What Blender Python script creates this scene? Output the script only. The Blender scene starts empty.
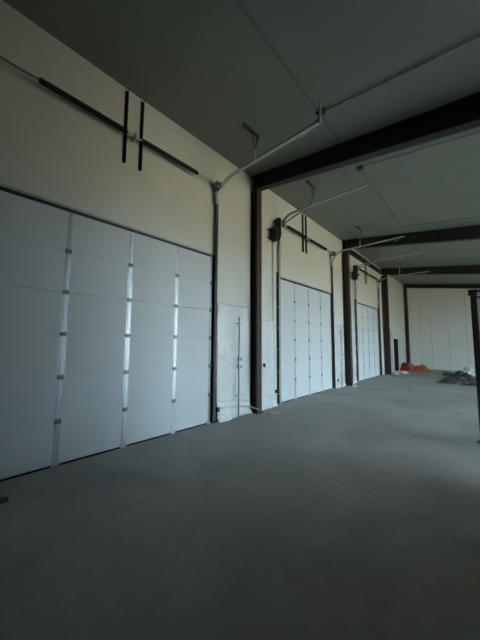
import bpy, bmesh, math, random
from mathutils import Vector, Matrix, noise
random.seed(7)
S = bpy.context.scene
COL = S.collection
WX = -4.46            # inner face of the wall with the overhead doors
RX = 7.8              # inner face of the opposite wall
Y0, Y1 = -4.0, 22.85  # back and end walls
H0, SL = 6.22, 0.148  # ceiling height at the door wall, roof fall
def zc(x): return H0 - SL*(x-WX)

# ------------------------------------------------------------ materials
def mat(name, col, rough=.6, metal=0.0, bump=0, bscale=20, vary=0, vscale=3, spec=.5, stretch=(1,1,1)):
    m = bpy.data.materials.new(name); m.use_nodes = True
    nt = m.node_tree; b = nt.nodes['Principled BSDF']
    b.inputs['Base Color'].default_value = (*col, 1)
    b.inputs['Roughness'].default_value = rough
    b.inputs['Metallic'].default_value = metal
    b.inputs['Specular IOR Level'].default_value = spec
    tc = nt.nodes.new('ShaderNodeTexCoord'); mp = nt.nodes.new('ShaderNodeMapping')
    mp.inputs['Scale'].default_value = stretch
    nt.links.new(tc.outputs['Object'], mp.inputs['Vector'])
    if vary:
        n = nt.nodes.new('ShaderNodeTexNoise'); n.inputs['Scale'].default_value = vscale
        n.inputs['Detail'].default_value = 5; n.inputs['Roughness'].default_value = .6
        nt.links.new(mp.outputs[0], n.inputs['Vector'])
        r = nt.nodes.new('ShaderNodeValToRGB')
        r.color_ramp.elements[0].position = .3; r.color_ramp.elements[1].position = .7
        r.color_ramp.elements[0].color = (*[c*(1-vary) for c in col], 1)
        r.color_ramp.elements[1].color = (*[min(1, c*(1+vary)) for c in col], 1)
        nt.links.new(n.outputs['Fac'], r.inputs['Fac']); nt.links.new(r.outputs[0], b.inputs['Base Color'])
    if bump:
        n2 = nt.nodes.new('ShaderNodeTexNoise'); n2.inputs['Scale'].default_value = bscale
        n2.inputs['Detail'].default_value = 4
        nt.links.new(mp.outputs[0], n2.inputs['Vector'])
        bp = nt.nodes.new('ShaderNodeBump'); bp.inputs['Strength'].default_value = bump
        bp.inputs['Distance'].default_value = .02
        nt.links.new(n2.outputs['Fac'], bp.inputs['Height']); nt.links.new(bp.outputs[0], b.inputs['Normal'])
    return m
M = dict(
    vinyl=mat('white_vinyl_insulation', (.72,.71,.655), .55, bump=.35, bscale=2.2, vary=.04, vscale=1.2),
    ceil=mat('shaded_ceiling_vinyl', (.19,.205,.18), .5, bump=.35, bscale=1.6, vary=.05, vscale=.8),  # white vinyl with the ceiling's shade put into the base colour
    door=mat('door_skin', (.66,.69,.70), .55, bump=.03, bscale=120, vary=.015, vscale=2),
    galv=mat('galvanised_steel', (.50,.53,.55), .46, .92, bump=.04, bscale=30, vary=.12, vscale=14),
    hinge=mat('hinge_steel', (.17,.18,.19), .45, .8),
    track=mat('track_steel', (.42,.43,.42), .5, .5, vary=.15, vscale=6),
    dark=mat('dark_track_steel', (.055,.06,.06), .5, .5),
    black=mat('black_oiled_steel', (.012,.012,.012), .55, .2),
    primer=mat('brown_primer_steel', (.048,.029,.025), .55, 0, bump=.08, bscale=12, vary=.2, vscale=2.5),
    beam=mat('black_brown_primer_steel', (.010,.009,.0085), .55, 0, vary=.2, vscale=2.5),
    rubber=mat('black_rubber', (.012,.012,.012), .9, spec=.2),
    plastic=mat('black_plastic', (.010,.010,.011), .45),
    poly=mat('poly_sheet', (.72,.73,.715), .25, bump=.55, bscale=11, vary=.05, vscale=5),
    conduit=mat('conduit_steel', (.36,.38,.39), .4, .7),
    box=mat('electrical_box', (.55,.56,.56), .5, .4),
    outlet=mat('black_outlet', (.02,.02,.02), .5),
    orange=mat('orange_tarp', (.46,.085,.045), .6, bump=.9, bscale=7, vary=.4, vscale=7),
    wood=mat('scrap_wood', (.42,.36,.28), .8, vary=.25, vscale=8),
    scrap=mat('dark_scrap', (.06,.06,.055), .8, vary=.3, vscale=9),
    scrap2=mat('grey_scrap', (.13,.13,.12), .8, vary=.3, vscale=9),
    panel=mat('grey_sheet', (.50,.50,.50), .45, vary=.12, vscale=1.5),
    paint=mat('white_frame_paint', (.7,.7,.68), .5),
    bare=mat('low_bounce_wall', (.10,.10,.095), .6),  # dark tone added on the unseen walls to cut bounce light
    seam=mat('vinyl_seam', (.16,.17,.15), .6),
    wseam=mat('wall_liner_seam', (.50,.50,.46), .6),
    ground=mat('outdoor_dirt', (.47,.33,.17), .9, vary=.15, vscale=.5),
)
# concrete: blotchy, slightly polished in patches
def concrete():
    m = bpy.data.materials.new('concrete_slab'); m.use_nodes = True
    nt = m.node_tree; b = nt.nodes['Principled BSDF']
    tc = nt.nodes.new('ShaderNodeTexCoord')
    def nz(sc, det, rg=.6, dist=0):
        n = nt.nodes.new('ShaderNodeTexNoise'); n.inputs['Scale'].default_value = sc
        n.inputs['Detail'].default_value = det; n.inputs['Roughness'].default_value = rg
        n.inputs['Distortion'].default_value = dist
        nt.links.new(tc.outputs['Object'], n.inputs['Vector']); return n
    a = nz(.75, 6, .55, .6); c = nz(9, 5)
    r = nt.nodes.new('ShaderNodeValToRGB')
    r.color_ramp.elements[0].position = .32; r.color_ramp.elements[1].position = .68
    r.color_ramp.elements[0].color = (.39,.385,.36,1); r.color_ramp.elements[1].color = (.56,.55,.51,1)
    nt.links.new(a.outputs['Fac'], r.inputs['Fac'])
    mx = nt.nodes.new('ShaderNodeMix'); mx.data_type = 'RGBA'; mx.blend_type = 'MULTIPLY'
    mx.inputs['Factor'].default_value = .25
    nt.links.new(r.outputs[0], mx.inputs['A']); nt.links.new(c.outputs['Fac'], mx.inputs['B'])
    nt.links.new(mx.outputs['Result'], b.inputs['Base Color'])
    rr = nt.nodes.new('ShaderNodeMapRange'); rr.inputs['To Min'].default_value = .62; rr.inputs['To Max'].default_value = .85
    nt.links.new(a.outputs['Fac'], rr.inputs['Value']); nt.links.new(rr.outputs[0], b.inputs['Roughness'])
    bp = nt.nodes.new('ShaderNodeBump'); bp.inputs['Strength'].default_value = .08; bp.inputs['Distance'].default_value = .01
    nt.links.new(c.outputs['Fac'], bp.inputs['Height']); nt.links.new(bp.outputs[0], b.inputs['Normal'])
    b.inputs['Specular IOR Level'].default_value = .3
    return m
M['concrete'] = concrete()

# ------------------------------------------------------------ mesh helpers
class MB:
    def __init__(s): s.v = []; s.f = []; s.sm = []
    def add(s, v, f, sm=False):
        o = len(s.v); s.v += [tuple(p) for p in v]; s.f += [tuple(i+o for i in q) for q in f]; s.sm += [sm]*len(f); return s
    def box(s, x0, x1, y0, y1, z0, z1):
        v = [(x,y,z) for x in (x0,x1) for y in (y0,y1) for z in (z0,z1)]
        return s.add(v, [(0,1,3,2),(4,6,7,5),(0,4,5,1),(2,3,7,6),(0,2,6,4),(1,5,7,3)])
    def bar(s, a, b, w, t, up=(0,0,1)):
        a, b = Vector(a), Vector(b); d = (b-a).normalized(); u = Vector(up)
        if abs(d.dot(u)) > .98: u = Vector((0,1,0))
        r = d.cross(u).normalized(); u = r.cross(d)
        v = [p + r*i*w/2 + u*j*t/2 for p in (a,b) for i in (-1,1) for j in (-1,1)]
        return s.add(v, [(0,1,3,2),(4,6,7,5),(0,4,5,1),(2,3,7,6),(0,2,6,4),(1,5,7,3)])
    def angle(s, a, b, w, t=.004, up=(0,0,1)):     # L-section
        a, b = Vector(a), Vector(b); d = (b-a).normalized(); u = Vector(up)
        if abs(d.dot(u)) > .98: u = Vector((0,1,0))
        r = d.cross(u).normalized(); u = r.cross(d)
        prof = [(0,0),(w,0),(w,t),(t,t),(t,w),(0,w)]
        v = [p + r*i + u*j for p in (a,b) for i,j in prof]
        return s.add(v, [tuple(range(5,-1,-1)), tuple(range(6,12))] + [(i,(i+1)%6,(i+1)%6+6,i+6) for i in range(6)])
    def tube(s, pts, r, n=10, cap=True):
        pts = [Vector(p) for p in pts]; v = []; f = []
        ref = Vector((0,0,1)) if abs((pts[1]-pts[0]).normalized().z) < .9 else Vector((0,1,0))
        for i, p in enumerate(pts):
            d = (pts[min(i+1,len(pts)-1)] - pts[max(i-1,0)]).normalized()
            x = d.cross(ref).normalized(); y = d.cross(x)
            rr = r[i] if isinstance(r, (list,tuple)) else r
            v += [p + (x*math.cos(k*2*math.pi/n) + y*math.sin(k*2*math.pi/n))*rr for k in range(n)]
        for i in range(len(pts)-1):
            f += [(i*n+k, i*n+(k+1)%n, (i+1)*n+(k+1)%n, (i+1)*n+k) for k in range(n)]
        if cap: f += [tuple(range(n-1,-1,-1)), tuple(range((len(pts)-1)*n, len(pts)*n))]
        return s.add(v, f, True)
    def helix(s, a, b, R, r, turns, n=8):
        a, b = Vector(a), Vector(b); d = (b-a).normalized(); u = d.orthogonal().normalized(); w = d.cross(u)
        N = int(turns*n); 
        pts = [a + (b-a)*(i/N) + (u*math.cos(i*2*math.pi/n) + w*math.sin(i*2*math.pi/n))*R for i in range(N+1)]
        return s.tube(pts, r, 5)
    def sweep(s, pts, prof, side=(0,1,0)):         # closed profile (n, side) along a path in a plane normal to side
        side = Vector(side); pts = [Vector(p) for p in pts]; v = []; f = []; m = len(prof)
        for i, p in enumerate(pts):
            d = (pts[min(i+1,len(pts)-1)] - pts[max(i-1,0)]).normalized(); nn = d.cross(side).normalized()
            v += [p + nn*a + side*b for a,b in prof]
        for i in range(len(pts)-1):
            f += [(i*m+k, i*m+(k+1)%m, (i+1)*m+(k+1)%m, (i+1)*m+k) for k in range(m)]
        f += [tuple(range(m-1,-1,-1)), tuple(range((len(pts)-1)*m, len(pts)*m))]
        return s.add(v, f)
    def build(s, name, m, parent=None, bevel=0):
        me = bpy.data.meshes.new(name); me.from_pydata(s.v, [], s.f); me.update()
        bm = bmesh.new(); bm.from_mesh(me); 
        bmesh.ops.recalc_face_normals(bm, faces=bm.faces); bm.to_mesh(me); bm.free()
        for p, q in zip(me.polygons, s.sm): p.use_smooth = q
        me.materials.append(M[m] if isinstance(m, str) else m)
        o = bpy.data.objects.new(name, me); COL.objects.link(o)
        if parent:
            o.parent = parent
            L = Vector((0,0,0)); q = parent
            while q: L += q.location; q = q.parent
            me.transform(Matrix.Translation(-L))
        if bevel:
            bv = o.modifiers.new('bevel', 'BEVEL'); bv.width = bevel; bv.segments = 2; bv.limit_method = 'ANGLE'
        return o
def thing(name, loc, label, cat, group=None, kind=None):
    o = bpy.data.objects.new(name, None); COL.objects.link(o); o.location = loc; o.empty_display_size = .1
    if kind: o['kind'] = kind
    if label: o['label'] = label
    if cat: o['category'] = cat
    if group: o['group'] = group
    return o
def tag(o, label, cat, group=None, recentre=True):
    o['label'] = label; o['category'] = cat
    if group: o['group'] = group
    if recentre:
        vs = o.data.vertices; 
        lo = Vector([min(v.co[i] for v in vs) for i in range(3)]); hi = Vector([max(v.co[i] for v in vs) for i in range(3)])
        c = (lo+hi)/2; c.z = lo.z; o.data.transform(Matrix.Translation(-c)); o.location = c
    return o
def struct(o, label=None):
    o['kind'] = 'structure'
    if label: o['label'] = label
    return o

# ------------------------------------------------------------ shell
DY = [(0.12,3.87), (6.44,10.03), (12.72,16.12)]       # overhead doors on the left wall
DH = 3.66
WD = (19.15,20.40,2.12)                               # walk door
def wall_side(xa, xb, openings, ztop, name, m='vinyl'):
    mb = MB(); y = Y0
    for (a, b, h) in openings:
        mb.box(xa, xb, y, a, 0, ztop); mb.box(xa, xb, a, b, h, ztop); y = b
    mb.box(xa, xb, y, Y1, 0, ztop)
    return struct(mb.build(name, m))
wall_side(WX-.2, WX, [(a,b,DH) for a,b in DY] + [WD], H0+.02, 'wall_left')
OPEN = [(5.0,9.2,4.15), (12.8,15.4,4.15)]
wall_side(RX, RX+.2, OPEN, zc(RX)+.03, 'wall_right', 'bare')
def gable(y, yb, name, m='vinyl'):
    v = [(WX-.2,y,0),(RX+.2,y,0),(RX+.2,y,zc(RX+.2)+.02),(WX-.2,y,zc(WX-.2)+.02)]
    v += [(p[0],yb,p[2]) for p in v]
    return struct(MB().add(v, [(0,1,2,3),(7,6,5,4),(0,4,5,1),(1,5,6,2),(2,6,7,3),(3,7,4,0)]).build(name, m))
gable(Y1, Y1+.2, 'wall_end'); gable(Y0-.2, Y0, 'wall_back', 'bare')
struct(MB().box(WX-.2, RX+.2, Y0-.2, Y1+.2, -.15, 0).build('floor', 'concrete'))
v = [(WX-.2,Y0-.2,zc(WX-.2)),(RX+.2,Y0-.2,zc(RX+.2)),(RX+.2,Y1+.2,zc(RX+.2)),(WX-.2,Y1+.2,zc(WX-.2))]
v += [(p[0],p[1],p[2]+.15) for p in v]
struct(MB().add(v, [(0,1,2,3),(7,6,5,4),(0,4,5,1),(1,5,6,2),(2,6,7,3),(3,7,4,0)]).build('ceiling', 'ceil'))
# unseen partition added to shade the near floor: full height, then half-height end
v = [(x,y,z) for y in (Y0, 3.65) for x, z in ((1.0,0),(1.12,0),(1.12,zc(1.12)),(1.0,zc(1.0)))]
struct(MB().add(v, [(0,1,2,3),(7,6,5,4),(0,4,5,1),(1,5,6,2),(2,6,7,3),(3,7,4,0)]).box(1.0,1.12,3.65,4.9,0,.85).build('wall_shade_block', 'primer'))
g = MB().box(RX+.2, 130, -90, 110, -.2, -.05)
struct(g.build('ground', 'ground'), 'bare dirt yard outside the open doorways')

# ceiling seams (taped joints of the liner), one running with the wall, others across
def slope_bar(x0, x1, y, w, t, drop=0):
    return MB().add([(x,yy,zc(x)-drop-k*t) for x in (x0,x1) for yy in (y-w/2,y+w/2) for k in (0,1)],
                    [(0,1,3,2),(4,6,7,5),(0,4,5,1),(2,3,7,6),(0,2,6,4),(1,5,7,3)])
struct(MB().add([(x,yy,zc(x)-k*.012) for x in (-2.02,-1.98) for yy in (Y0,Y1) for k in (-.2,1)],
       [(0,1,3,2),(4,6,7,5),(0,4,5,1),(2,3,7,6),(0,2,6,4),(1,5,7,3)]).build('trim_1', 'seam'), 'long taped ceiling seam running parallel to the door wall')
n = 2
for y in (10.5, 15.6):
    struct(slope_bar(-1.96, RX, y, .05, .012).build('trim_%d' % n, 'seam'), 'taped ceiling seam running across the roof'); n += 1
# end wall liner seams
for x in (-3.55, -2.9, -1.95, -1.0, .3, 2.0, 4.0, 6.0):
    struct(MB().box(x-.012, x+.012, Y1-.012, Y1+.01, .02, zc(x)-.3).build('trim_%d' % n, 'wseam'), 'vertical seam in the end wall liner'); n += 1
# eave strut between second and third column
tag(MB().box(WX+.012, WX+.1, 11.44, 16.98, 5.83, 6.05).build('eave_strut', 'beam'), 'dark steel eave strut under the ceiling between the second and third columns', 'beam')

# ------------------------------------------------------------ steel frames
CD, CW = .20, .19
names = ['nearest', 'second', 'third', 'farthest']
FY = [5.17, 11.22, 17.0]
col_lab = ['brown steel I-beam column between the nearest and the middle overhead doors',
           'brown steel I-beam column between the middle and the farthest overhead doors',
           'brown steel I-beam column beyond the farthest overhead door, beside the walk door']
beam_lab = ['dark sloping steel roof beam nearest the camera, above the first column',
            'dark sloping steel roof beam second from the camera, above the middle column',
            'dark sloping steel roof beam third from the camera, above the third column']
def isec_col(t, x0, x1, y, w, z1):
    tf = .014
    MB().box(x1-tf, x1, y, y+w, 0.015, z1).build('flange', 'primer', t)
    MB().box(x0+.003, x0+tf, y, y+w, 0.015, z1).build('flange', 'primer', t)
    MB().box(x0+tf, x1-tf, y+w/2-.005, y+w/2+.005, 0.015, z1).build('web', 'primer', t)
    MB().box(x0+.003, x1+.03, y-.02, y+w+.02, 0, .015).build('base_plate', 'primer', t)
    for yy in (y+.025, y+w-.025):
        MB().tube([(x1+.015,yy,.015),(x1+.015,yy,.05)], .01, 8).build('anchor_bolt', 'galv', t)
def rafter(t, y, w, d0, d1, x0, x1):
    # top/bottom flange + web; depth d0 at x0, d1 at mid, d0 at x1
    xm = .5; tf = .014; xs = [x0, xm, x1]; ds = [d0, d1, d1]
    def strip(ya, yb, f0, f1):
        v = []
        for x, d in zip(xs, ds):
            top = zc(x)-.004
            za, zb = top - f0(d), top - f1(d)
            v += [(x,ya,za),(x,yb,za),(x,yb,zb),(x,ya,zb)]
        f = [(3,2,1,0), (8,9,10,11)]
        for i in (0,1):
            for k in range(4): f.append((i*4+k, i*4+(k+1)%4, i*4+4+(k+1)%4, i*4+4+k))
        return MB().add(v, f)
    strip(y, y+w, lambda d: 0, lambda d: tf).build('flange', 'beam', t)
    strip(y, y+w, lambda d: d-tf, lambda d: d).build('flange', 'beam', t)
    strip(y+w/2-.005, y+w/2+.005, lambda d: tf, lambda d: d-tf).build('web', 'beam', t)
    for x in (x0+CD+.01, -1.0, 2.2, 5.4):   # stiffeners
        d = d0 + (d1-d0)*min(1, (x-x0)/(xm-x0)); top = zc(x)-.004
        MB().box(x-.005, x+.005, y+.004, y+w-.004, top-d+tf-.002, top-tf+.002).build('stiffener', 'beam', t)
for i, y in enumerate(FY):
    t = thing('steel_column', (WX+CD/2, y+CW/2, 0), col_lab[i], 'column', 'brown steel columns along the door wall')
    cd = (.22, .27, .32)[i]
    isec_col(t, WX, WX+cd, y, CW, zc(WX+cd)-.385)
    t = thing('roof_beam', (0, y+CW/2, zc(0)), beam_lab[i], 'beam', 'dark roof beams')
    rafter(t, y, CW, .375, .44, WX+.003, RX-.003)
# end frame against the end wall
t = thing('steel_column', (WX+CD/2, Y1-.12, 0), 'slim dark steel corner column where the door wall meets the end wall', 'column', 'brown steel columns along the door wall')
isec_col(t, WX, WX+.22, Y1-.21, .20, zc(WX+.22)-.265)
t = thing('roof_beam', (0, Y1-.12, zc(0)), 'slim dark sloping beam along the top of the end wall', 'beam', 'dark roof beams')
rafter(t, Y1-.21, .20, .26, .26, WX+.003, RX-.003)

# ------------------------------------------------------------ overhead doors
def overhead_door(idx, ya, yb, label):
    t = thing('door_%d' % idx, (WX, (ya+yb)/2, 0), label, None, kind='structure')
    sh = DH/6; W = yb-ya
    for k in range(6):
        z0, z1 = k*sh + (.03 if k == 0 else (.0022 if k in (3,4) else .0008)), (k+1)*sh - (.0022 if k in (2,3) else .0008)
        o = MB().box(WX-.05, WX-.008, ya+.005, yb-.005, z0, z1).box(WX-.07, WX-.05, ya-.03, yb+.03, k*sh, (k+1)*sh).build('door_panel', 'door', t)
    MB().box(WX-.05, WX-.012, ya+.01, yb-.01, 0.0, .03).build('bottom_seal', 'rubber', t)
    ys = [ya+.05] + [ya+W*j/4 for j in (1,2,3)] + [yb-.05]
    for j, y in enumerate(ys):
        for k in range(6):
            w = .042 if 0 < j < 4 else .03
            wt = .030 if k == 5 else w
            z0, z1 = k*sh + (.035 if k == 0 else .012), (k+1)*sh - .012
            tilt = random.uniform(-.002, .002)
            a = MB(); xb = WX-.008; d = .006
            # shallow pressed channel: flat lips and a raised centre
            prof = [(xb,-wt),(xb+.002,-wt),(xb+.002,-wt*.55),(xb+d,-wt*.4),(xb+d,wt*.4),(xb+.002,wt*.55),(xb+.002,wt),(xb,wt)]
            v = [(px, y+py, z0) for px,py in prof] + [(px+(tilt if px > xb else 0), y+py, z1) for px,py in prof]
            n_ = len(prof)
            a.add(v, [tuple(range(n_)), tuple(range(2*n_-1,n_-1,-1))] + [(q,(q+1)%n_,(q+1)%n_+n_,q+n_) for q in range(n_)])
            a.build('stile', 'galv', t)
        for k in range(1, 6):
            z = k*sh; hw = .040 if 0 < j < 4 else .03
            h = MB().box(WX-.006, WX+.004, y-hw, y+hw, z-.036, z-.009).box(WX-.006, WX+.004, y-hw, y+hw, z+.009, z+.036)
            h.tube([(WX+.006,y-hw*1.1,z),(WX+.006,y+hw*1.1,z)], .009, 8)
            ho = h.build('hinge', 'hinge', t)
            if j in (0, 4):
                s = 1 if j == 4 else -1
                MB().tube([(WX+.02,y,z),(WX+.02,y+s*.11,z)], .006, 8).tube([(WX+.02,y+s*.085,z),(WX+.02,y+s*.11,z)], .022, 12).build('roller', 'galv', ho)
        MB().box(WX-.006, WX+.012, y-.05, y+.05, .0, .010).box(WX-.006, WX+.003, y-.05, y+.05, .012, .07).build('bottom_bracket', 'galv', t)
    MB().box(WX-.03, WX+.012, ya-.04, yb+.04, DH-.01, DH+.035).build('top_seal', 'dark', t)
    MB().box(WX+.0005, WX+.008, ya-.04, yb+.04, DH+.035, DH+.075).build('head_trim', 'galv', t)
    for y0_, y1_ in ((ya-.035, ya+.012), (yb-.012, yb+.035)):
        MB().box(WX-.05, WX+.006, y0_, y1_, 0.0, DH+.0).build('side_seal', 'rubber', t)
dl = ['white sectional overhead door nearest the camera, left of the first column',
      'white sectional overhead door between the first and second columns',
      'white sectional overhead door between the second and third columns, farthest from the camera']
for i, (a, b) in enumerate(DY): overhead_door(i+1, a, b, dl[i])

# tracks
def arc_path(y, x, zb, R, xe, ze):
    p = [(x, y, zb), (x, y, ze-R)]
    for k in range(1, 10):
        a = math.pi/2*k/10; p.append((x+R-R*math.cos(a), y, ze-R+R*math.sin(a)))
    p += [(x+R, y, ze), (xe, y, ze)]
    return p
CP = [(-.016,-.034),(.018,-.034),(.018,-.022),(-.008,-.022),(-.008,.022),(.018,.022),(.018,.034),(-.016,.034)]
def door_track(y, s, xe, ze, label, brace=False, hx=(-3.3,), far_end=False):
    # s=+1: track right of its door (higher y), -1: left of it
    t = thing('door_track', (WX+.08, y, 0), label, 'door track', 'overhead door tracks')
    path = arc_path(y, WX+.065, .03, .50, xe, ze)
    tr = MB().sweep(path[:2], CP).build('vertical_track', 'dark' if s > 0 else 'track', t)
    MB().sweep(path[1:], CP).build('horizontal_track', 'track', t)
    ya_ = y+s*.03; MB().box(WX+.002, WX+.06, ya_-.003, ya_+.003, .01, DH+.15).box(WX+.002, WX+.007, min(ya_,ya_+s*.05), max(ya_,ya_+s*.05), .01, DH+.15).build('track_angle', 'dark', t)
    for k in range(6):
        z = .3 + k*.62
        MB().box(WX+.002, WX+.07, y+s*.03-.004, y+s*.03+.004, z-.03, z+.03).tube([(WX+.05,y+s*.025,z),(WX+.05,y+s*.05,z)], .01, 8).build('track_bracket', 'galv', t)
    # flat plate carrying the upper track up to the shaft bearing
    MB().box(WX+.001, WX+.006, y-.03, y+.05, DH+.1, 4.95).build('wall_plate', 'galv', t)
    MB().bar((WX+.04, y, 4.5), (WX+.005, y, 4.5), .03, .03).build('track_bracket', 'galv', t)
    for h in hx:
        MB().angle((h, y+.03, ze+.02), (h, y+.03, zc(h)-.03), .032, .005).build('hanger', 'track', t)
        MB().box(h-.02, h+.025, y-.30, y+.16, zc(h)-.045, zc(h)-.005).build('ceiling_angle', 'dark', t)
        MB().bar((h+.01, y+.035, zc(h)-.34), (h+.01, y+.14, zc(h)-.04), .04, .008, (1,0,0)).build('hanger_brace', 'dark', t)
    if far_end:
        MB().angle((xe+.03, y+.03, ze+.0), (xe+.03, y+.03, zc(xe)-.02), .03, .005).build('hanger', 'track', t)
        MB().bar((xe-.16, y+.03, ze+.02), (xe+.02, y+.25, zc(xe)-.03), .05, .02).build('hanger_brace', 'dark', t)
    # bumper spring hook
    MB().tube([(xe-.3+.14*math.sin(a*.35), y-.05, ze-.06+.07*math.cos(a*.35)) for a in range(-3, 10)], .008, 6).build('bumper', 'track', t)
    if brace:
        MB().bar((WX+.12, y, 5.22), (WX+1.15, y, ze+.03), .035, .035).build('brace', 'track', t)
TD = [('left', 'right')]*3
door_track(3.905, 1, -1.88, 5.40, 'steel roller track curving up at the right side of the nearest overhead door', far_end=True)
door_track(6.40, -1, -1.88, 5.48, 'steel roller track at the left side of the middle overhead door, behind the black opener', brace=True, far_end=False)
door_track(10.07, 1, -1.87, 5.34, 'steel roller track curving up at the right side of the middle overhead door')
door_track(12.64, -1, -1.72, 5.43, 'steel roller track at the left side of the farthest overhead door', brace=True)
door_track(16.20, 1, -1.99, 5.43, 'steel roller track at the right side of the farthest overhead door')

# torsion shafts
def shaft(ya, yb, label, breaks, k):
    X, Z = WX+.16, 5.29
    t = thing('torsion_shaft', (X, (ya+yb)/2, Z), label, 'spring shaft', 'torsion spring shafts over the overhead doors')
    MB().tube([(X,ya-.12,Z),(X,yb+.12,Z)], .013, 10).build('shaft', 'galv', t)
    (a0,a1),(b0,b1) = breaks
    for (p, q) in ((a0,a1),(b0,b1)):
        s = MB().helix((X,p,Z), (X,q,Z), .036, .0085, (q-p)/.0175).tube([(X,p,Z),(X,q,Z)], .033, 12).build('spring', 'black', t)
        for e in (p, q):
            MB().tube([(X,e-.03,Z),(X,e+.03,Z)], .036, 14).build('cone', 'dark', s)
    for yy, s in ((ya-.02,-1), (yb+.02,1)):
        d = MB().tube([(X,yy-.045,Z),(X,yy-.04,Z),(X,yy-.035,Z),(X,yy+.025,Z),(X,yy+.035,Z),(X,yy+.045,Z)], [.06,.085,.07,.065,.09,.09], 20).build('cable_drum', 'hinge', t)
        MB().box(WX+.001, WX+.17, yy+s*.06, yy+s*.066, Z-.075, Z+.075).box(WX+.001, WX+.006, yy-.045, yy+.045+.02, Z-.40, Z+.08).build('bearing_plate', 'galv', t)
        MB().tube([(X+.065,yy,Z),(WX+.035,yy,DH+.1)], .003, 5).build('lift_cable', 'galv', t)
    ym = (a1+b0)/2
    MB().box(WX+.03, X+.05, ym-.006, ym+.006, Z-.05, Z+.05).tube([(X,ym-.02,Z),(X,ym+.02,Z)], .03, 12).build('centre_bearing', 'galv', t)
shaft(.08, 3.82, 'torsion shaft with long black springs above the nearest overhead door', ((.57,1.73),(2.06,3.24)), 0)
shaft(6.46, 9.98, 'torsion shaft with black springs above the middle overhead door', ((6.72,7.85),(8.12,9.35)), 1)
shaft(12.74, 16.08, 'torsion shaft with springs above the farthest overhead door', ((13.05,14.1),(14.35,15.6)), 2)
# vertical mounting angles in the middle of each shaft
ml = [('nearest', 1.79, 2.08), ('middle', 7.87, 8.09), ('farthest', 14.12, 14.32)]
for nm, ya, yb in ml:
    for side, y in (('left', ya), ('right', yb)):
        zt = 5.82 if nm == 'farthest' else 6.17
        o = MB().box(WX+.003, WX+.05, y+.005, y+.013, 4.82, zt).box(WX+.003, WX+.010, y-.035, y+.005, 4.82, zt)
        for z in (4.9, 5.2, 5.5, 5.75): o.tube([(WX+.010,y-.015,z),(WX+.020,y-.015,z)], .009, 6)
        tag(o.build('mounting_angle', 'black' if nm != 'farthest' else 'track'), 'upright steel mounting angle above the %s overhead door, the %s one of its pair' % (nm, side), 'bracket', 'upright angles holding the spring shafts')

# jackshaft openers
def opener(y, label, conduit_bottom):
    x = WX+.16
    t = thing('door_opener', (x, y, 4.70), label, 'door opener', 'black door openers')
    b = MB().box(WX+.05, WX+.27, y-.24, y-.03, 4.66, 5.02).build('motor_housing', 'plastic', t, bevel=.02)
    MB().box(WX+.04, WX+.24, y-.02, y+.07, 4.78, 5.36).build('gear_case', 'plastic', t, bevel=.015)
    MB().tube([(x,y-.03,5.29),(x,y+.09,5.29)], .075, 18).build('sprocket', 'dark', t)
    MB().tube([(WX+.16,y-.20,4.60),(WX+.16,y-.20,4.68)], .05, 14).build('motor_end', 'plastic', t)
    for z in (4.7, 4.95): MB().box(WX+.003, WX+.05, y-.30, y+.05, z, z+.05).build('mounting_bracket', 'galv', t)
    MB().tube([(WX+.30,y-.10,4.85),(WX+.34,y-.10,4.85)], .04, 14).build('hand_wheel', 'dark', t)
    return t
opener(6.19, 'black door opener motor on the wall at the upper left of the middle overhead door', 0)
opener(12.43, 'black door opener motor on the wall at the upper left of the farthest overhead door', 0)
for y, lab in ((6.12, 'thin conduit dropping from the black opener beside the middle overhead door'),
               (12.38, 'thin conduit dropping from the black opener beside the farthest overhead door')):
    tag(MB().tube([(WX+.03,y,1.35),(WX+.03,y,4.64)], .012, 8).build('conduit', 'conduit'), lab, 'conduit')

# thin rods across the ceiling either side of the first beam
for y, lab in ((4.18, 'thin steel rod under the ceiling on the near side of the first roof beam'),
               (6.18, 'thin steel rod under the ceiling on the far side of the first roof beam')):
    t = thing('ceiling_rod', (-1.95, y, zc(-1.95)-.03), lab, 'rod', 'rods under the ceiling')
    MB().tube([(-1.95,y,zc(-1.95)-.03),(RX-.05,y,zc(RX-.05)-.03)], .013, 8).build('rod', 'track', t)
    MB().box(-2.03,-1.90,y-.05,y+.05,zc(-1.95)-.065,zc(-1.95)-.012).build('end_plate', 'dark', t)

# ------------------------------------------------------------ plastic sheets on the wall
def sheet(ya, yb, ztop, label, seed, curl=.12, curlfn=None):
    nu, nv_ = 40, 110; v = []; f = []
    for j in range(nv_+1):
        tt = j/nv_
        for i in range(nu+1):
            u = i/nu; y = ya + (yb-ya)*u
            z = ztop*(1-tt)
            z += .03*noise.noise((u*3, seed, 0))*(1-tt)
            low = max(0, 1-z/.5)
            n1 = noise.noise((y*2.2+seed, z*2.8, seed)); n2 = noise.noise((y*7+seed, z*5, 3+seed)); n3 = 1-abs(noise.noise((y*3.3-z*2.2, z*3.1+y, 9+seed)))*2
            x = .012 + .012*(n1+1) + .006*(n2+1) + .012*n3 + .0
            edge = min(u, 1-u, .08)/.08
            x = .008 + x*(.35+.65*edge) + (curl*low**2.2)*(.6+.5*noise.noise((y*4, seed, 1)))
            if low > 0: x += .02*low*math.sin(z*38 + y*5 + 2*n1)
            v.append((WX+max(.006, x), y, max(.006, z + .02*low*n2)))
    for j in range(nv_):
        for i in range(nu):
            a = j*(nu+1)+i; f.append((a, a+1, a+nu+2, a+nu+1))
    o = MB().add(v, f, True).build('plastic_sheet', 'poly')
    so = o.modifiers.new('thickness', 'SOLIDIFY'); so.thickness = .002; so.offset = 0
    return tag(o, label, 'plastic sheet', 'plastic sheeting on the door wall', recentre=False)
sheet(4.0, 5.12, 2.62, 'crinkled white plastic sheet on the wall between the nearest overhead door and the first column', 1.3)
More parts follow.
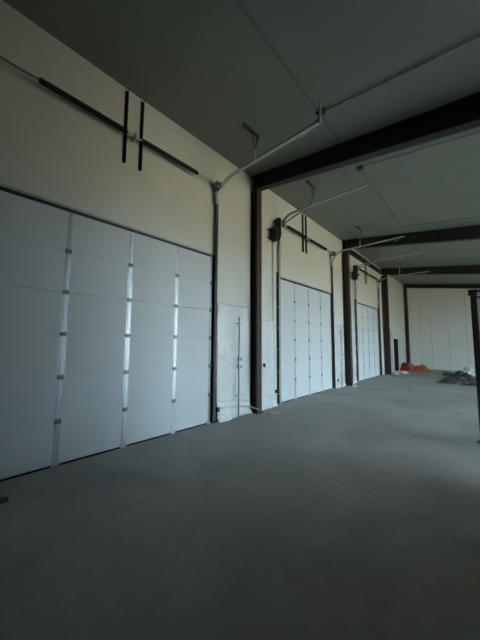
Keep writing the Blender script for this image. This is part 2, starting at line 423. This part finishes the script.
sheet(5.42, 6.20, 2.35, 'crinkled white plastic sheet on the wall just right of the first column', 5.1)
sheet(10.2, 11.16, 2.5, 'crinkled white plastic sheet on the wall just left of the second column', 8.7, .08)
sheet(11.48, 12.50, 2.4, 'crinkled white plastic sheet on the wall just right of the second column', 12.2, .08)
sheet(17.28, 18.95, 2.5, 'crinkled white plastic sheet on the wall between the third column and the walk door', 17.2, .1)

# conduits and boxes
def wall_box(y, z, m, lab, w=.055, h=.09, d=.05, off=.06):
    t = thing('outlet_box', (WX+off, y, z-h/2), lab, 'electrical box')
    MB().box(WX+.0, WX+off+d, y-w/2, y+w/2, z-h/2, z+h/2).build('box', m, t, bevel=.004)
    MB().box(WX+off+d, WX+off+d+.006, y-w/2-.008, y+w/2+.008, z-h/2-.008, z+h/2+.008).build('cover_plate', m, t)
    MB().box(WX+off+d+.006, WX+off+d+.014, y-.012, y+.012, z-.02, z+.02).build('socket', 'outlet', t)
def riser(y, z1, lab, boxes):
    t = thing('conduit', (WX+.09, y, 0), lab, 'conduit', 'upright conduits beside the columns')
    MB().tube([(WX+.15,y,.02),(WX+.15,y,z1)], .016, 10).build('pipe', 'conduit', t)
    for z in (z1-.15, .5): MB().box(WX+.13, WX+.17, y-.03, y+.03, z-.012, z+.012).bar((WX,y,z),(WX+.14,y,z),.02,.02).build('strap', 'galv', t)
riser(4.59, 2.34, 'upright grey conduit on the plastic sheet between the nearest overhead door and first column', 0)
riser(10.55, 2.3, 'upright grey conduit on the wall just left of the second column', 0)
wall_box(4.70, 1.34, 'box', 'grey electrical box on the conduit left of the first column, upper one', off=.05, w=.1, h=.1)
wall_box(4.70, 1.16, 'box', 'grey electrical box on the conduit left of the first column, lower one', off=.05, w=.1, h=.1)
wall_box(4.02, .27, 'outlet', 'small black outlet low on the wall right of the nearest overhead door', off=.03)
wall_box(5.66, 1.14, 'outlet', 'small black outlet on the wall right of the first column', off=.03)
wall_box(10.95, 1.28, 'box', 'grey electrical box on the wall left of the second column', off=.05)
wall_box(10.35, .30, 'outlet', 'small black outlet low on the wall right of the middle overhead door', off=.03)
wall_box(12.5, .35, 'outlet', 'dark box low at the left of the farthest overhead door', off=.03, w=.12, h=.2)
wall_box(6.26, .38, 'outlet', 'small dark box low on the track left of the middle overhead door', off=.05, w=.07)

# walk door
t = thing('door_4', (WX, (WD[0]+WD[1])/2, 0), 'dark narrow walk door in a white frame near the end wall', None, kind='structure')
MB().box(WX-.045, WX+.002, WD[0]+.05, WD[1]-.04, .01, WD[2]-.04).build('door_leaf', 'rubber', t, bevel=.003)
MB().box(WX-.2, WX+.02, WD[0]-.10, WD[0]+.04, 0, WD[2]+.10).box(WX-.2, WX+.02, WD[1]-.04, WD[1]+.06, 0, WD[2]+.06).box(WX-.2, WX+.02, WD[0]+.04, WD[1]-.04, WD[2]-.04, WD[2]+.10).build('door_frame', 'paint', t)
MB().tube([(WX+.0,WD[0]+.12,1.0),(WX+.055,WD[0]+.12,1.0),(WX+.055,WD[0]+.24,1.0)], .011, 8).build('door_handle', 'galv', t)

# ------------------------------------------------------------ frame at the right edge
px, py = -.20, 6.40
t = thing('steel_doorframe', (px+.06, py, 0), 'dark steel post and header frame at the right edge, with a pale translucent sheet in it', 'frame')
MB().box(px, px+.088, py, py+.07, 0, 2.62).build('post', 'primer', t, bevel=.003)
MB().box(px-.025, px+.10, py-.025, py+.10, 2.62, 2.72).build('post_cap', 'black', t, bevel=.008)
MB().box(px+.10, px+1.30, py+.01, py+.07, 2.665, 2.71).build('header', 'black', t)
MB().box(px+.07, px+1.30, py+.015, py+.065, 2.56, 2.595).build('rail', 'primer', t)
MB().box(px+1.30, px+1.415, py, py+.10, 0, 2.72).build('post', 'primer', t, bevel=.003)
MB().box(px+.07, px+1.30, py+.03, py+.045, .05, 2.56).build('sheet_panel', 'panel', t)
MB().box(px-.04, px+.11, py-.04, py+.11, 0, .012).build('base_plate', 'primer', t)

# ------------------------------------------------------------ things on the floor
def crumple(name, m, loc, size, lab, cat, seed, sub=4, group=None, spike=.5):
    bm = bmesh.new(); bmesh.ops.create_icosphere(bm, subdivisions=sub, radius=1)
    for v_ in bm.verts:
        p = v_.co.normalized(); q = p*1.6 + Vector((seed, seed*2, 0))
        r = .72 + spike*noise.noise(q) + .30*(1-2*abs(noise.noise(q*2.3))) + .12*noise.noise(q*6)
        w = p*r; w.z = max(-.02, w.z) if w.z > 0 else -.02*0
        v_.co = Vector((w.x*size[0], w.y*size[1], max(0, w.z)*size[2]))
    me = bpy.data.meshes.new(name); bm.to_mesh(me); bm.free()
    for p in me.polygons: p.use_smooth = False
    me.materials.append(M[m]); o = bpy.data.objects.new(name, me); COL.objects.link(o); o.location = loc
    o['label'] = lab; o['category'] = cat
    if group: o['group'] = group
    return o
def tarp_heap():
    n = 56; x0, x1, y0, y1 = -4.36, -2.75, 19.95, 21.35; v = []; f = []
    for j in range(n+1):
        for i in range(n+1):
            x = x0+(x1-x0)*i/n; y = y0+(y1-y0)*j/n
            a = math.exp(-(((x+3.98)/.36)**2 + ((y-20.5)/.42)**2)**2.0)*.62
            b = math.exp(-(((x+3.28)/.46)**2 + ((y-20.75)/.38)**2)**1.8)*.33
            h = max(a, b) + .15*math.sqrt(a*b)
            fold = (1-2*abs(noise.noise((x*3.4, y*3.4, 2.2)))) + .5*(1-2*abs(noise.noise((x*8, y*8, 5.2))))
            h = h*(.62+.40*fold+.45*noise.noise((x*4.2,y*4.2,4.4))+.22*noise.noise((x*11,y*11,1.4))) + .01*noise.noise((x*5,y*5,0))
            h = min(h, .50+.06*noise.noise((x*9,y*9,3))); v.append((x + .05*noise.noise((x*4,y*4,8)), y + .05*noise.noise((x*4,y*4,18)), max(.004, h)))
    for j in range(n):
        for i in range(n):
            q = j*(n+1)+i
            c = [v[q][2], v[q+1][2], v[q+n+2][2], v[q+n+1][2]]
            if max(c) > .012: f.append((q, q+1, q+n+2, q+n+1))
    used = sorted({k for t_ in f for k in t_}); m = {k: w for w, k in enumerate(used)}
    o = MB().add([v[k] for k in used], [tuple(m[k] for k in t_) for t_ in f]).build('tarp', 'orange')
    so = o.modifiers.new('thickness', 'SOLIDIFY'); so.thickness = .003; so.offset = 1
    tag(o, 'crumpled orange-red tarp heaped on the floor in the corner by the end wall', 'tarp')
tarp_heap()
crumple('plastic_bag', 'poly', (-.92, 20.3, .002), (.28, .30, .42), 'crumpled white plastic bag at the right end of the dark scrap pile', 'bag', 2.2, 3)
crumple('plastic_bag', 'poly', (-4.02, 17.5, .002), (.16, .22, .16), 'scrap of crumpled pale plastic at the foot of the third column', 'plastic scrap', 5.5, 3)
crumple('plastic_bag', 'poly', (-3.75, 18.2, .002), (.28, .22, .16), 'scrap of crumpled pale plastic on the floor in front of the walk door wall', 'plastic scrap', 9.1, 3)
crumple('plastic_bag', 'poly', (-4.08, 11.25, .002), (.10, .14, .10), 'small wad of pale plastic at the foot of the second column', 'plastic scrap', 4.5, 3)
# dark scrap pile
random.seed(21)
for layer in range(2):
    along = layer % 2 == 0
    cells = [(-1.62+.165*a, 15.3+1.0*b) for a in range(8) for b in range(3)] if not along else [(-1.45+.78*b, 15.0+.27*a) for a in range(12) for b in range(2)]
    for (cx, cy) in cells:
        if random.random() < (.12, .35)[layer]: continue
        L = random.uniform(.5, .7) if along else random.uniform(.6, .88); w = random.uniform(.07, .11) if along else random.uniform(.06,.09); h = random.uniform(.03, .05)
        a = (0 if along else math.pi/2) + random.uniform(-.10, .10)
        d = Vector((math.cos(a)*L/2, math.sin(a)*L/2, 0)); p = Vector((cx+random.uniform(-.02,.02), cy+random.uniform(-.03,.03), layer*.055+h/2+.002))
        o = MB().bar(p-d, p+d, w, h).build('scrap_board', random.choice(['scrap','scrap','scrap','scrap2','scrap2','scrap2']))
        tag(o, 'board in the low dark pile of scraps on the floor before the end wall', 'scrap board', 'boards in the dark scrap pile')
for k, (x, y, s_) in enumerate(((-1.66,18.75,.30),(-.95,18.8,.24),(-1.25,19.6,.36))):
    crumple('debris_clump', 'scrap', (x,y,.002), (s_, s_*.8, s_*.8), 'crumpled dark clump of debris behind the low pile of boards', 'debris', 20+k*3.3, 3, 'clumps behind the dark scrap pile')
# offcuts at the first column
tag(MB().bar((-4.33,4.98,.20),(-3.98,5.36,.02), .045, .025).build('wood_offcut', 'wood'), 'pale wood offcut leaning from wall to floor at the foot of the first column', 'wood offcut')
tag(MB().bar((-4.12,5.30,.015),(-3.88,5.62,.015), .05, .022).build('wood_offcut', 'paint'), 'short white offcut lying on the floor right of the first column', 'wood offcut')
tag(MB().bar((-2.2,.88,.005),(-2.21,1.01,.005), .007, .006).build('wood_splinter', 'wood'), 'thin pale splinter lying on the dark near floor', 'splinter')
crumple('debris_clump', 'scrap', (-3.93, .47, .001), (.06,.05,.03), 'small dark lump on the floor at the far left edge', 'debris', 31, 2)

# ------------------------------------------------------------ light: overcast sky through the open doorways opposite
pm = M['panel']; nt = pm.node_tree; b = nt.nodes['Principled BSDF']; out = nt.nodes['Material Output']
tl = nt.nodes.new('ShaderNodeBsdfTranslucent'); tl.inputs['Color'].default_value = (.75,.76,.76,1)
mxs = nt.nodes.new('ShaderNodeMixShader'); mxs.inputs[0].default_value = .6
nt.links.new(b.outputs[0], mxs.inputs[1]); nt.links.new(tl.outputs[0], mxs.inputs[2]); nt.links.new(mxs.outputs[0], out.inputs['Surface'])
W = bpy.data.worlds.new('sky'); S.world = W; W.use_nodes = True
nt = W.node_tree; bg = nt.nodes['Background']
bg.inputs['Color'].default_value = (.63,.85,1.0,1); bg.inputs['Strength'].default_value = 8.6
sun = bpy.data.lights.new('sun', 'SUN'); sun.energy = 4.0; sun.angle = .01; sun.color = (1,.86,.66)
so = bpy.data.objects.new('sun', sun); COL.objects.link(so)
so.rotation_euler = (0, math.radians(-38), 0)    # high sun beyond the doorless side, lights the yard

# ------------------------------------------------------------ camera
cam = bpy.data.cameras.new('camera'); co = bpy.data.objects.new('camera', cam); COL.objects.link(co)
yaw, p, r = .75126, .08840, .00658
fwd = Vector((-math.sin(yaw)*math.cos(p), math.cos(yaw)*math.cos(p), math.sin(p)))
rt = Vector((math.cos(yaw), math.sin(yaw), 0)); up = rt.cross(fwd)
r2 = rt*math.cos(r) + up*math.sin(r); u2 = up*math.cos(r) - rt*math.sin(r)
co.matrix_world = Matrix(((r2.x,u2.x,-fwd.x,0),(r2.y,u2.y,-fwd.y,0),(r2.z,u2.z,-fwd.z,1.71),(0,0,0,1)))
cam.sensor_fit = 'VERTICAL'; cam.sensor_height = 36; cam.lens = 265.3/640*36; cam.clip_start = .02
S.camera = co
S.view_settings.view_transform = 'Standard'; S.view_settings.look = 'None'
S.view_settings.gamma = 1; S.view_settings.use_curve_mapping = False
S.view_settings.exposure = 1.27
